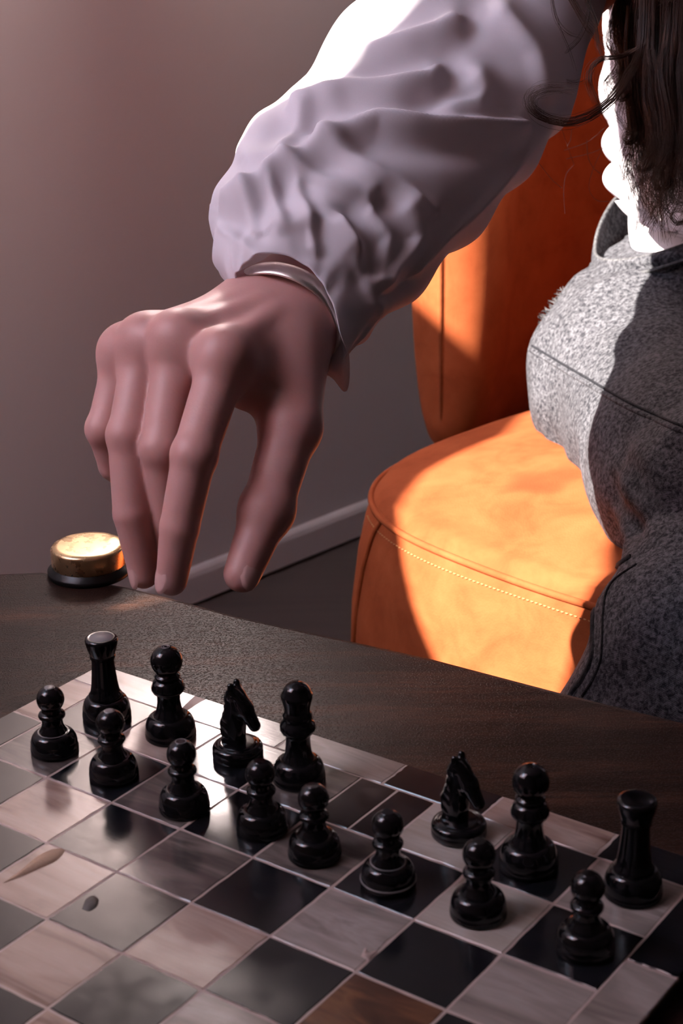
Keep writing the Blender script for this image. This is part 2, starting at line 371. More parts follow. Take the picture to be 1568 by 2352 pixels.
prof = [(-.006, TZ), (-.003, TZ - .0006), (-.0008, TZ - .0028), (0, TZ - .006), (0, TZ - TH + .004), (-.003, TZ - TH)]
nrm = np.roll(ol, -1, 0) - np.roll(ol, 1, 0); nrm = np.stack([nrm[:, 1], -nrm[:, 0]], 1); nrm /= np.linalg.norm(nrm, axis=1)[:, None]
if ((ol - cen) * nrm).sum() < 0: nrm = -nrm
rows = []
for off, z in prof: rows += [np.array([*(p + n_ * off), z]) for p, n_ in zip(ol, nrm)]
n_ = len(ol)
table = empty('table', (*bd(3, 3)[:2], FLOOR), 'low dark walnut table with a rounded corner carrying the chessboard', 'table')
mesh_obj('table_top', np.array(rows), grid_faces(len(prof), n_, False, True) + [list(range(n_))[::-1], list(range((len(prof) - 1) * n_, len(prof) * n_))], M_wood.m, table, False)
for (i, j) in ((-4.6, .2), (11.3, -2.0), (11.3, 8.6), (-5.4, 8.6)):
    p = bd(i, j); v, f = lathe([(.014, FLOOR), (.016, FLOOR + .01), (.026, TZ - TH - .02), (.026, TZ - TH + .001)], 24, p[0], p[1])
    mesh_obj('leg', v, f, M_wooddark.m, table)

# brass cap on a black collar at the table's rounded corner
bp = onz(206, 1316, TZ)
cap = empty('brass_cap', (bp[0], bp[1], TZ), 'round brass cap on a glossy black collar at the table corner', 'brass cap')
v, f = lathe([(.0245, TZ), (.0252, TZ + .001), (.0252, TZ + .0035), (.0225, TZ + .0045), (.022, TZ + .008), (.001, TZ + .008)], 64, bp[0], bp[1])
mesh_obj('collar', v, f, M_rubber.m, cap)
v, f = lathe([(.0212, TZ + .0062), (.0222, TZ + .0062), (.0224, TZ + .0068), (.0224, TZ + .0166), (.0220, TZ + .0178), (.0210, TZ + .0186), (.018, TZ + .0189), (.010, TZ + .0190), (.001, TZ + .0190)], 64, bp[0], bp[1])
mesh_obj('lid', v, f, M_brass.m, cap)

# ------------------------------------------------------------------ the chessboard
board = empty('chessboard', bd(4, 4, TZ), 'chessboard of black and pale horn tiles lying on the walnut table', 'chessboard')
BW = 0.53
def bplate(i0, j0, i1, j1, z0, z1):
    v, f = box((0, 0, 0), (1, 1, 1))
    return np.array([bd(i0 + (i1 - i0) * q[0], j0 + (j1 - j0) * q[1], z0 + (z1 - z0) * q[2]) for q in v]), [x[::-1] for x in f]
mesh_obj('base', *bplate(-BW + .02, -BW + .02, 8 + BW - .02, 8 + BW - .02, TZ, -.0024), M_bedge.m, board, False)
mesh_obj('grout', *bplate(-BW + .012, -BW + .012, 8 + BW - .012, 8 + BW - .012, -.0024, -.00022), M_grout.m, board, False)
tile_cache = {}
def tile(i0, j0, i1, j1, mat, name='tile', gap=.0075):
    wx, wy = SQ * (i1 - i0 - 2 * gap), SQ * (j1 - j0 - 2 * gap); key = (round(wx, 4), round(wy, 4), random.randrange(4), mat.name)
    if key not in tile_cache:
        loops = []; nb = 7
        per = [(-1 + 2 * k / nb, -1) for k in range(nb)] + [(1, -1 + 2 * k / nb) for k in range(nb)] + [(1 - 2 * k / nb, 1) for k in range(nb)] + [(-1, 1 - 2 * k / nb) for k in range(nb)]
        jit = [1 - abs(random.gauss(0, .010)) for _ in per]
        for z, ins in ((-.0022, 0), (-.00035, 0), (0, .00035)):
            loops.append([(x * (wx / 2 * g - ins), -y * (wy / 2 * g - ins), z) for (x, y), g in zip(per, jit)])
        v = [q for l in loops for q in l]; n = len(per)
        f = [[a * n + b, (a + 1) * n + b, (a + 1) * n + (b + 1) % n, a * n + (b + 1) % n] for a in range(2) for b in range(n)] + [list(range(2 * n, 3 * n))[::-1]]
        me = bpy.data.meshes.new(name); me.from_pydata(v, [], [q for q in f]); me.materials.append(mat); me.update(); tile_cache[key] = me
    o = bpy.data.objects.new(name, tile_cache[key]); COL.objects.link(o); o.parent = board
    p = bd((i0 + i1) / 2, (j0 + j1) / 2, random.uniform(-.00012, .00012))
    o.location = Vector(p) - board.location; o.rotation_euler = (random.gauss(0, .0022), random.gauss(0, .0022), RZ)
    return o
special = {(6, 3): M_amber, (3, 0): M_dim, (4, 1): M_dim, (6, 1): M_pale[0], (5, 0): M_pale[1], (7, 0): M_grey[1], (5, 2): M_grey[0], (7, 2): M_grey[1],
           (3, 2): M_dim, (2, 1): M_dim, (1, 0): M_tan[1], (0, 1): M_dim, (1, 2): M_tan[0], (2, 3): M_tan[0], (4, 3): M_tan[0], (3, 4): M_tan[1], (1, 4): M_tan[0], (2, 5): M_tan[1]}
for i in range(8):
    for j in range(8):
        if (i + j) % 2 == 0:
            if (i, j) == (4, 0):
                tile(4, 0, 4.5, 1, M_blk); tile(4.5, 0, 5, 1, M_blk)
            elif (i, j) in ((0, 6), (5, 7)): tile(i, j, i + .45, j + 1, M_blk); tile(i + .45, j, i + 1, j + 1, M_blk)
            else: tile(i, j, i + 1, j + 1, M_blk)
        else:
            tile(i, j, i + 1, j + 1, special.get((i, j), random.choice(M_tan + M_grey + M_pale)))
dk, bk = M_dim, M_blk
for a, b, mt in ((-.53, 1.25, M_pale[0]), (1.25, 2.75, bk), (2.75, 4.27, M_grey[0]), (4.27, 5.55, bk), (5.55, 6.95, M_tan[0]), (6.95, 8.53, bk)):
    tile(a, -BW, b, 0, mt, 'border_tile')
for a, b, mt in ((0, 1.05, M_tan[1]), (1.05, 2.6, bk), (2.6, 4.0, M_tan[0]), (4.0, 5.5, bk), (5.5, 7.0, M_pale[0]), (7.0, 8, bk)):
    tile(-BW, a, 0, b, mt, 'border_tile')
for a, b, mt in ((0, 1.42, bk), (1.42, 2.9, M_grey[0]), (2.9, 4.3, bk), (4.3, 5.7, M_tan[0]), (5.7, 7.0, bk), (7.0, 8.0, M_grey[1])):
    tile(8, a, 8 + BW, b, mt, 'border_tile')
for a, b, mt in ((-.53, 1.3, bk), (1.3, 2.8, M_tan[0]), (2.8, 4.2, bk), (4.2, 5.6, M_grey[0]), (5.6, 7.0, bk), (7.0, 8.53, M_pale[0])):
    tile(a, 8, b, 8 + BW, mt, 'border_tile')
def blob(name, pxs, mat, z=.00025):
    P = np.array([onz(u, w, z) for u, w in pxs]); P = spline(np.vstack([P, P[:1]]), 36)[:-1]; n = len(P); c = P.mean(0)
    lo = P.copy(); lo[:, 2] -= .0006; up = P + (c - P) * .06; up[:, 2] = z
    mesh_obj(name, np.vstack([lo, up]), [[k, (k + 1) % n, n + (k + 1) % n, n + k] for k in range(n)] + [list(range(n, 2 * n))], mat, board)
blob('stain_spot', [(187, 2088), (197, 2064), (215, 2056), (227, 2066), (222, 2082), (205, 2092)], M_stain.m)
blob('chipped_patch', [(4, 2029), (45, 2000), (85, 1966), (125, 1948), (150, 1950), (132, 1974), (90, 1994), (45, 2014)], M_chip.m)
blob('chipped_patch', [(828, 2196), (838, 2176), (848, 2188), (868, 2180), (856, 2194), (846, 2204)], M_grout.m)

# ------------------------------------------------------------------ chessmen
def arc(cx, cz, r, a0, a1, n=10):
    return [(max(cx + r * math.cos(math.radians(a)), .00005), cz + r * math.sin(math.radians(a))) for a in np.linspace(a0, a1, n)]
mm = lambda P: [(r / 1000, z / 1000) for r, z in P]
def base_prof(R, ledge, zl):
    return [(R * .96, 0), (R, .5), (R, 2.6), (R * .985, 2.9), (R * .985, 3.2)] + [(R * .985 + (ledge - R * .985) * (1 - math.cos(x)) , 3.2 + (zl - 3.2) * math.sin(x) ** .9) for x in np.linspace(.12, math.pi / 2 * .93, 12)] + [(ledge + .1, zl), (ledge, zl + .3)]
def pawn_parts():
    b = base_prof(11.3, 7.0, 10.4)
    s = [(7.0, 10.0), (6.5, 10.9), (5.6, 12.4), (5.0, 14.2), (4.9, 16.0), (5.1, 17.3)] + arc(4.6, 19.0, 1.75, -75, 75, 9) + [(4.6, 21.0), (4.4, 22.5)]
    h = [(4.0, 21.4)] + arc(0, 27.2, 6.5, -52, 66, 22) + [(2.5, 33.3), (.05, 33.35)]
    return [('base', b), ('stem', s), ('head', h)]
def rook_parts():
    b = base_prof(11.9, 7.9, 11.5)
    s = [(7.9, 11.2), (8.2, 11.8), (8.2, 12.8), (7.6, 13.6), (7.0, 15), (6.4, 19), (5.9, 24), (5.55, 29), (5.5, 32.3)]
    h = [(5.5, 32.0), (6.2, 32.6), (6.3, 33.4), (6.0, 34.0), (6.5, 35.4), (7.2, 37.8), (7.8, 40)] + arc(6.3, 41.6, 1.7, -25, 80, 9) + [(6.2, 43.2), (.05, 43.2)]
    return [('base', b), ('tower', s), ('head', h)]
def bishop_parts():
    b = base_prof(12.2, 7.7, 11.5)
    s = [(7.7, 11.2), (7.0, 12.4), (6.0, 15), (5.5, 18.5), (5.5, 21.5), (6.0, 23.2), (7.3, 23.9), (7.95, 25.2), (7.95, 26.6), (7.3, 27.6), (7.3, 28.4), (6.7, 29.4), (5.6, 30.2)]
    s += [(5.6, 30.8)] + arc(5.3, 31.8, .9, -60, 60, 6) + [(5.2, 32.9), (4.8, 34)]
    h = [(4.6, 32.8)] + arc(0, 39.6, 7.6, -54, 74, 24) + [(1.9, 46.9), (1.7, 46.7), (1.2, 46.7), (1.0, 47.0), (.6, 47.0), (.5, 46.5), (.05, 46.5)]
    return [('base', b), ('stem', s), ('head', h)]
def queen_parts():
    b = base_prof(12.0, 7.5, 11.2)
    s = [(7.5, 10.9), (6.8, 12.2), (6.0, 15), (5.6, 19), (5.6, 22.5), (6.2, 24.2), (7.5, 25), (8.1, 26.4), (8.0, 28.2), (7.3, 29.6), (6.4, 30.5), (6.3, 31.3), (6.7, 32.2), (6.7, 33.3), (6.1, 34.3), (5.7, 35.2)]
    h = [(5.7, 35.0), (6.0, 37.5), (6.6, 40), (7.1, 41.8), (7.25, 42.6), (7.0, 43.6)] + arc(0, 42.8, 6.7, 12, 80, 12) + [(.05, 49.6)]
    return [('base', b), ('stem', s), ('crown', h)]
piece_mesh = {}
def place(kind, parts, i, j, label, rot=0.0):
    p = bd(i, j)
    e = empty(kind, (p[0], p[1], .0002), label, 'chess piece', 'black chessmen on the board'); e.rotation_euler[2] = rot
    for nm, pr in parts:
        if (kind, nm) not in piece_mesh:
            if isinstance(pr, tuple): v, f = pr
            else: v, f = lathe(mm(pr), 56)
            me = bpy.data.meshes.new(nm); me.from_pydata(np.asarray(v).tolist(), [], f if isinstance(f, list) else f.tolist()); me.materials.append(M_piece.m)
            me.polygons.foreach_set('use_smooth', [True] * len(me.polygons)); me.set_sharp_from_angle(angle=math.radians(40)); piece_mesh[(kind, nm)] = me
        o = bpy.data.objects.new(nm, piece_mesh[(kind, nm)]); COL.objects.link(o); o.parent = e
    return e
def worn(e, r, z, th=.00028, nm='worn_ring'):
    a = np.linspace(0, 2 * np.pi, 48, endpoint=False); P = np.stack([r * np.cos(a), r * np.sin(a), 0 * a + z], 1) / 1000 + np.array(e.location)
    mesh_obj(nm, *tube(P, th, 6, True), M_worn.m, e)
def worn_disc(e, r, z):
    p = e.location; mesh_obj('worn_top', *lathe([(r / 1000, p[2] + z / 1000 - .0002), (r / 1000 * .96, p[2] + z / 1000 + .00008), (.00005, p[2] + z / 1000 + .0001)], 32, p[0], p[1]), M_worn.m, e)
# knight: carved horse head on a low turned base, looking along +x
def horse(p):
    P = p * 1000.0
    d = cone(P, (-1.8, 0, 5), (-2.0, 0, 16), 6.0, 5.2)
    d = smin(d, cone(P, (-2.0, 0, 16), (-.8, 0, 30), 5.2, 4.3), 4)
    d = smin(d, cone(P, (.2, 0, 31.5), (4.8, 0, 26), 4.4, 3.9), 3)
    d = smin(d, cone(P, (4.8, 0, 26), (9.8, 0, 18.2), 3.7, 2.9), 2)
    d = np.maximum(d, np.abs(P[..., 1]) - 4.4 + .06 * np.abs(P[..., 0]))
    for s in (-1, 1): d = smin(d, cone(P, (-.4, 2.3 * s, 32), (-.7, 2.6 * s, 37.2), 2.3, 1.5), 1.4)
    groove = cone(P, (-.6, 0, 39), (5.0, 0, 33.0), 1.2, .4); d = -smin(-d, groove, .8)
    for s in (-1, 1):
        d = -smin(-d, cone(P, (1.8, 5.2 * s, 30), (6.6, 4.6 * s, 16), 1.15, 1.0), 1.0)    # jaw crease
        d = -smin(-d, cone(P, (4.0, 5.0 * s, 30.4), (4.9, 5.0 * s, 29.5), .9, .8), .6)     # eye
    mane = .16 * np.sin(P[..., 2] * 1.3 + P[..., 0] * .8) * np.clip((-2.0 - P[..., 0]) / 2, 0, 1)
    return (d + mane) / 1000
kb = [(11.4, 0), (11.9, .6), (11.9, 2.8), (11.7, 3.2)] + arc(9.4, 4.4, 2.5, -20, 85, 9) + [(9.0, 7.0), (8.7, 7.3), (7.6, 7.4), (.05, 7.5)]
knight_parts = [('base', kb), ('horse_head', sdf_mesh(horse, (-.010, -.008, .004), (.014, .008, .042), .00045))]
PW, RK, BS, QN = pawn_parts(), rook_parts(), bishop_parts(), queen_parts()
yaw_i = math.atan2(AI[1], AI[0])
e = place('rook', RK, .57, .53, 'black rook with a pale worn top at the brass cap end of the board'); worn_disc(e, 6.0, 43.2)
e = place('bishop', BS, 1.54, .46, 'black ball-topped bishop with a ringed pale mark between rook and knight')
worn(e, 1.9, 46.95, .00022); worn(e, 1.1, 47.05, .00018)
place('knight', knight_parts, 2.52, .40, 'black knight standing between a ball-topped bishop and the queen', yaw_i + .12)
place('queen', QN, 3.45, .45, 'black queen with a rounded crown between a knight and an empty square')
place('knight', knight_parts, 5.55, .42, 'black knight on a pale tile beside the empty square', yaw_i - .05)
place('bishop', BS, 6.47, .55, 'black ball-topped bishop between the pale-tile knight and the corner rook')
place('rook', RK, 7.57, .40, 'black rook with a dark unworn top in the corner farthest from the brass cap')
pl = [(.64, 1.5, 'black pawn with a pale worn top at the end of the pawn row'),
      (1.63, 1.55, 'black pawn with a worn top standing in front of the ball-topped bishop'),
      (2.77, 1.65, 'black pawn in front of the knight that stands beside the queen'),
      (3.75, 1.51, 'black pawn standing directly in front of the black queen'),
      (4.52, 1.61, 'black pawn in front of the empty square of the back row'),
      (5.45, 1.62, 'black pawn with thin pale scratched rings round its base and shoulder'),
      (6.48, 1.57, 'black pawn on a pale tile in front of the second bishop'),
      (7.61, 1.49, 'black pawn on a black tile in front of the corner rook')]
for k, (i, j, lb) in enumerate(pl):
    e = place('pawn', PW, i, j, lb)
    if k < 2: worn_disc(e, 2.4, 33.35)
    if k == 2: worn(e, 2.3, 33.3, .0002)
    if k == 5: worn(e, 11.3, 3.0, .00028); worn(e, 7.1, 10.5, .00024); worn(e, 5.2, 17.5, .0002)
    if k == 0: worn(e, 7.1, 10.5, .0002)

# ------------------------------------------------------------------ the armchair
PA = np.array([.027, 1.19]); CA = np.array([.7106, -.7036]); CB = np.array([.7036, .7106])
def ch(a, b, z): p = PA + a * CA + b * CB; return np.array([p[0], p[1], z])
SC = (.165, .225); SH = (.28, .24); SN = 3.0; ZS = -.088
def sup(t, n): c_, s_ = np.cos(t), np.sin(t); r = (np.abs(c_) ** n + np.abs(s_) ** n) ** (-1 / n); return r * c_, r * s_
# jeans distance field (needed here so that the seat gives way under the sitter)
HIP = at(1478, 872, 1.42); WST = at(1622, 548, 1.46); TH2 = at(1600, 1085, 1.20); KN2 = at(1660, 1150, 1.10)
KN1 = at(1580, 1482, 1.03); SH1 = at(1512, 1800, 1.06); LHIP = HIP + np.array([.20, -.06, 0]); FT1 = np.array([.20, .93, FLOOR + .09]); FT2 = np.array([.30, 1.06, FLOOR + .09])
def jeans_core(p):
    d = cone(p, HIP, WST, .091, .083)
    d = smin(d, cone(p, HIP, TH2, .091, .072), .03)
    d = smin(d, cone(p, TH2, KN2, .074, .062), .03)
    d = smin(d, cone(p, HIP, LHIP, .088, .088), .03)
    d = smin(d, cone(p, LHIP, WST + np.array([.05, -.02, 0]), .088, .083), .03)
    d2 = smin(cone(p, LHIP, KN1 + np.array([.03, .05, .01]), .095, .068), cone(p, KN1 + np.array([.0, .0, 0]), SH1, .060, .072), .03)
    d2 = smin(d2, cone(p, SH1, FT1, .072, .085), .04)
    d3 = smin(cone(p, KN2, FT2, .060, .085), d, .02)
    return np.minimum(np.minimum(d, d3), d2)
rc = np.array([1592, 494, 1.45]); e1 = np.array([-226, 92, .0]); e2 = np.array([10, 62, -.105])
WC = at(*rc); WNRM = np.cross(at(*(rc + e1)) - WC, at(*(rc + e2)) - WC); WNRM /= np.linalg.norm(WNRM); WNRM *= np.sign(WNRM[2])
def jeans_sdf(p):
    d = np.maximum(jeans_core(p), (p - WC) @ WNRM + .006)
    x, y, z = p[..., 0], p[..., 1], p[..., 2]
    d = d + .0011 * np.sin(38 * x + 55 * z + 3 * np.sin(40 * y)) + .0008 * np.sin(95 * z - 60 * x + 2 * np.sin(55 * y + 1))
    # gathers behind the knee
    g = np.exp(-((p - at(1520, 1215, 1.10)) ** 2).sum(-1) / .045 ** 2)
    return d + .006 * g * np.sin(210 * z + 90 * x)
chair = empty('armchair', (*ch(.165, .3, 0)[:2], FLOOR), 'rounded orange suede armchair standing by the wall behind the table', 'armchair')
nt = 180
prof = [(.90, -.40), (.98, -.385), (1.01, -.34), (1.02, -.25), (1.01, -.18), (.99, -.135), (.968, -.105), (.952, ZS - .003), (.944, ZS + .001), (.92, ZS + .010)]
prof += [(r, ZS + .010 + .026 * (1 - (r / .92) ** 2.4)) for r in np.linspace(.89, .02, 60)]
rows = []
for r, z in prof:
    t = np.linspace(0, 2 * np.pi, nt, endpoint=False); cx, cy = sup(t, SN if r > .6 else SN - (.6 - r) * 1.6)
    rows += [ch(SC[0] + SH[0] * r * x, SC[1] + SH[1] * r * y, z) for x, y in zip(cx, cy)]
V = np.array(rows); top = slice(9 * nt, len(V))
for _ in range(14):
    d = jeans_core(V[top]); mk = d < -.008
    Vt = V[top]; Vt[mk, 2] -= np.maximum(-.008 - d[mk], .0) * .8; V[top] = Vt
fl = [[q[3], q[2], q[1], q[0]] for q in grid_faces(len(prof), nt, False, True)]
seat = mesh_obj('seat', V, fl + [list(range(nt)), list(range((len(prof) - 1) * nt, len(prof) * nt))[::-1]], M_suede.m, chair)
def rim(t, k, z): x, y = sup(np.array([t]), SN); return ch(SC[0] + SH[0] * k * x[0], SC[1] + SH[1] * k * y[0], z)
ts = np.linspace(0, 2 * np.pi, 240, endpoint=False)
mesh_obj('piping', *tube([rim(t, .951, ZS - .0005 + .0006 * math.sin(9 * t)) for t in ts], .0028, 8, True), M_suede.m, seat)
st = []
ss = np.linspace(math.radians(225), math.radians(330), 130)
for t in ss[::1]:
    c0 = rim(t, .9625, ZS - .0105); c1 = rim(t + .0075, .9625, ZS - .0105)
    st.append(tube([c0, (c0 + c1) / 2 + (c0 - ch(*SC, c0[2])) * .003, c1], [.0003, .0006, .0003], 5))
mesh_obj('stitching', *join(*st), M_thread.m, seat)
tc_ = math.atan2((0 - SC[1]) / SH[1], (0 - SC[0]) / SH[0])
tc_ -= .10
mesh_obj('corner_seam', *tube(spline([rim(tc_, .952, ZS - .002), rim(tc_ - .02, .972, -.105), rim(tc_ - .04, .992, -.135), rim(tc_ - .06, 1.011, -.18), rim(tc_ - .08, 1.021, -.25), rim(tc_ - .09, 1.011, -.34)], 50), .0022, 8), M_suede.m, seat)
# backrest: barrel-shaped shell whose near wing wraps forward
BCL = spline([(.118, 1.585), (.150, 1.655), (.225, 1.735), (.335, 1.765), (.445, 1.72), (.52, 1.62), (.545, 1.50)], 90)
sl_ = np.linspace(0, 1, 90); TT = np.gradient(BCL, axis=0); TT /= np.linalg.norm(TT, axis=1)[:, None]; NN = np.stack([-TT[:, 1], TT[:, 0]], 1)
BC = np.array([.335, 1.765]); HTH = .047
capL = .022; rows = []
tv = np.linspace(0, 2 * np.pi, 120, endpoint=False); sx, sz = sup(tv, 3.2)
ends = [(-math.cos(a) * HTH, math.sin(a)) for a in np.linspace(.0, math.pi / 2, 16)]
secs = [(BCL[0] + TT[0] * o, NN[0], k) for o, k in ends] + [(BCL[q], NN[q], 1.0) for q in range(1, 89)] + [(BCL[-1] - TT[-1] * o, NN[-1], k) for o, k in ends[::-1]]
for c_, n__, k in secs:
    for a, b in zip(sx, sz):
        p = c_ + n__ * HTH * a * max(k, .01); rows.append([p[0], p[1], .172 + .325 * b * (.86 + .14 * k)])
ns_ = len(secs)
bk = mesh_obj('backrest', np.array(rows), [q[::-1] for q in grid_faces(ns_, 120, False, True)] + [list(range(120)), list(range((ns_ - 1) * 120, ns_ * 120))[::-1]], M_suede.m, chair)
for (a, b) in ((.0, .06), (.33, .06), (.33, .42), (.0, .42)):
    p = ch(a, b, 0); mesh_obj('leg', *lathe([(.011, FLOOR), (.013, FLOOR + .005), (.018, -.40), (.018, -.395)], 20, p[0], p[1]), M_wooddark.m, chair)
mesh_obj('back_support', *tube([ch(.12, .40, -.36), ch(.14, .50, -.25), np.array([BC[0], BC[1], -.02])], [.03, .035, .03], 12), M_suede.m, chair)

# ------------------------------------------------------------------ the person
person = empty('person', (.28, 1.2, FLOOR), 'person with long brown hair in white blouse and grey jeans reaching over the board', 'person')
jn = mesh_obj('jeans', *sdf_mesh(jeans_sdf, (.08, .80, FLOOR + .02), (.62, 1.56, WST[2] + .06), .0058), M_denim, person)
def surf(fn, u, v, d0=.9, d1=1.8, off=0.0):
    d = d0
    for _ in range(60):
        s = float(fn(at(u, v, d)[None])[0]) - off; d += s * .8
        if abs(s) < 1e-4 or d > d1: break
    return at(u, v, min(d, d1))
def seam_on(fn, pxs, n, r, mat, name, parent, off=.0005, flat=None):
    P = spline([(*q, 0) for q in pxs], n); Q = np.array([surf(fn, u, w, off=off) for u, w, _ in P])
    return mesh_obj(name, *tube(Q, r, 6, False, flat), mat, parent)
seam_on(jeans_sdf, [(1216, 803), (1275, 838), (1345, 880), (1430, 930), (1500, 963), (1568, 992), (1640, 1020)], 90, .0019, M_denim, 'yoke_seam', jn, off=-.0006)
seam_on(jeans_sdf, [(1222, 794), (1280, 829), (1350, 870), (1434, 919), (1504, 952), (1572, 981), (1640, 1008)], 90, .0011, M_denimd, 'yoke_groove', jn, off=-.0001)
seam_on(jeans_sdf, [(1452, 1282), (1400, 1318), (1375, 1352), (1368, 1400), (1366, 1470), (1362, 1515), (1342, 1560), (1318, 1592), (1300, 1640)], 90, .0034, M_denimd, 'side_seam', jn, off=-.0018)
seam_on(jeans_sdf, [(1462, 1296), (1415, 1328), (1392, 1362), (1385, 1410), (1383, 1475), (1378, 1520), (1360, 1562), (1336, 1600)], 90, .0012, M_denimd, 'seam_stitch', jn, off=-.0003)
# waistband: ring of denim standing off the waist, higher at the back
th = np.linspace(0, 2 * np.pi, 96, endpoint=False); rows = []
for lvl in np.linspace(0, 1, 9):
    for t in th:
        s_ = math.sin(t); q = rc + e1 * math.cos(t) * (1 + .02 * math.sin(lvl * 3.1)) + e2 * s_
        top = 6 if s_ > 0 else 6 + 62 * min(1, -s_ * 1.6)
        rows.append(at(q[0], q[1] + 42 - lvl * (42 + top), q[2] + .002 * math.sin(lvl * 7 + t * 5)))
wb = mesh_obj('waistband', np.array(rows), grid_faces(9, 96, False, True), M_denim, jn); sm = wb.modifiers.new('thick', 'SOLIDIFY'); sm.thickness = .0028; sm.offset = 0
rim_ = [at(*(lambda q: (q[0], q[1] - (6 if math.sin(t) > 0 else 6 + 62 * min(1, -math.sin(t) * 1.6)), q[2]))(rc + e1 * math.cos(t) + e2 * math.sin(t))) for t in th]
mesh_obj('waistband_edge', *tube(rim_, .0015, 8, True), M_denimw, jn)
hem = [at(*(lambda q: (q[0] - 3, q[1] + 30, q[2] - .003))(rc + e1 * math.cos(t) * 1.01 + e2 * math.sin(t))) for t in np.linspace(-.1, 1.9, 70)]
mesh_obj('waistband_seam', *tube(hem, .0016, 6), M_denimw, jn)
rv = at(1371, 600, 1.443); vv, ff = lathe([(.0001, -.001), (.0028, -.001), (.0032, .0004), (.002, .0016), (.0001, .002)], 16)
mesh_obj('rivet', vv @ np.array([[0, 0, -1], [.6, .8, 0], [.8, -.6, 0]]).T @ np.eye(3) + rv, ff, M_brass.m, jn)
fr = []
u = 1340
for k in range(44):
    w = 668 + 70 * k / 43 + rng.normal(0, 1); u = max(u - 40, 1150)
    while u < 1420:
        p = surf(jeans_sdf, u, w, d1=1.6)
        if abs(float(jeans_sdf(p[None])[0])) < 5e-4: break
        u += 6
    d_ = pix(p)[2]; q = at(u - rng.uniform(2, 13), w - rng.uniform(-3, 10), d_ + rng.normal(0, .003)); p = at(u + 5, w + 3, d_)
    fr.append(tube(spline([p, (p + q) / 2 + rng.normal(0, .0010, 3), q], 6), .00035, 4))
fz = mesh_obj('frayed_threads', *join(*fr), M_denimw, jn); fz['kind'] = 'stuff'

# --- arm, hand and body
D = lambda u, w, d: at(u, w, d)
CARP = D(612, 752, .882); WR = D(668, 690, .895); ELB = at(1035, 215, 1.06); SHO = at(1455, -190, 1.215)
MC = dict(p=D(288, 815, .868), r=D(338, 792, .856), m=D(412, 786, .842), i=D(516, 826, .826))
FG = dict(p=[MC['p'], D(240, 985, .862), D(262, 1068, .874), D(296, 1105, .888)],
          r=[MC['r'], D(294, 1000, .842), D(302, 1180, .845), D(330, 1318, .855)],
          m=[MC['m'], D(372, 1030, .832), D(392, 1190, .848), D(396, 1300, .862)],
          i=[MC['i'], D(446, 1045, .806), D(412, 1212, .810), D(394, 1332, .818)])
FR = dict(p=[.0112, .0094, .0084, .0070], r=[.0122, .0106, .0096, .0078], m=[.0124, .0108, .0098, .0080], i=[.0124, .0110, .0098, .0079])
TM = [D(672, 822, .868), D(668, 980, .842), D(612, 1172, .826), D(556, 1318, .818)]; TR = [.0175, .0145, .0126, .0094]
def hand_sdf(p):
    f_ = cone(p, D(640, 770, .886), D(600, 720, .893), .0215, .0225)
    f_ = smin(f_, cone(p, D(612, 735, .895), D(700, 640, .905), .0225, .0225), .015)
    f_ = smin(f_, cone(p, D(650, 775, .885), D(745, 690, .898), .0215, .0230), .015)
    for k, c0, c1, r0 in (('p', D(580, 725, .893), MC['p'], .0150), ('r', D(590, 735, .888), MC['r'], .0150), ('m', D(600, 748, .882), MC['m'], .0155), ('i', D(628, 775, .878), MC['i'], .0160)):
        f_ = smin(f_, cone(p, c0, c1, r0, FR[k][0] + .0012), .016)
    # palm under the back of the hand, thenar and web
    f_ = smin(f_, cone(p, D(560, 830, .885), D(370, 870, .875), .0150, .0115), .02)
    f_ = smin(f_, cone(p, D(650, 805, .876), TM[1], .0185, .0125), .02)
    f_ = smin(f_, cone(p, D(600, 850, .865), D(560, 880, .846), .0160, .0110), .02)
    g = None
    for k in 'prmi':
        P, r = FG[k], FR[k]; d = None
        for a in range(3):
            q = cone(p, P[a], P[a + 1], r[a], r[a + 1]); d = q if d is None else smin(d, q, .0014)
        d = smin(d, np.linalg.norm(p - P[1], axis=-1) - (r[1] + .0006), .003)
        d = smin(d, np.linalg.norm(p - (P[0] + np.array([0, -.004, .004])), axis=-1) - (r[0] + .0004), .008)   # knuckle
        g = d if g is None else smin(g, d, .0022)
    f_ = smin(f_, g, .010)
    t = None
    for a in range(3):
        q = cone(p, TM[a], TM[a + 1], TR[a], TR[a + 1]); t = q if t is None else smin(t, q, .006)
    t = smin(t, np.linalg.norm(p - TM[2], axis=-1) - .0126, .006)
    f_ = smin(f_, t, .009)
    # extensor tendons
    for k, c0 in (('r', D(590, 720, .880)), ('m', D(604, 735, .872)), ('i', D(628, 760, .866))):
        f_ = smin(f_, cone(p, c0 + np.array([0, -.004, .010]), MC[k] + np.array([0, -.006, .007]), .0028, .0040), .007)
    return f_
allp = np.vstack([np.vstack([FG[k] for k in 'prmi']), TM, [D(745, 640, .91), D(745, 690, .898)]])
hv, hf = sdf_mesh(hand_sdf, allp.min(0) - .026, allp.max(0) + .026, .00125)
HEAD = np.array([.300, 1.105, .615]); NECK = np.array([.305, 1.185, .475]); CHEST = np.array([.375, 1.335, .33]); WAI = np.array([.38, 1.40, .12]); LSHO = np.array([.44, 1.16, .40])
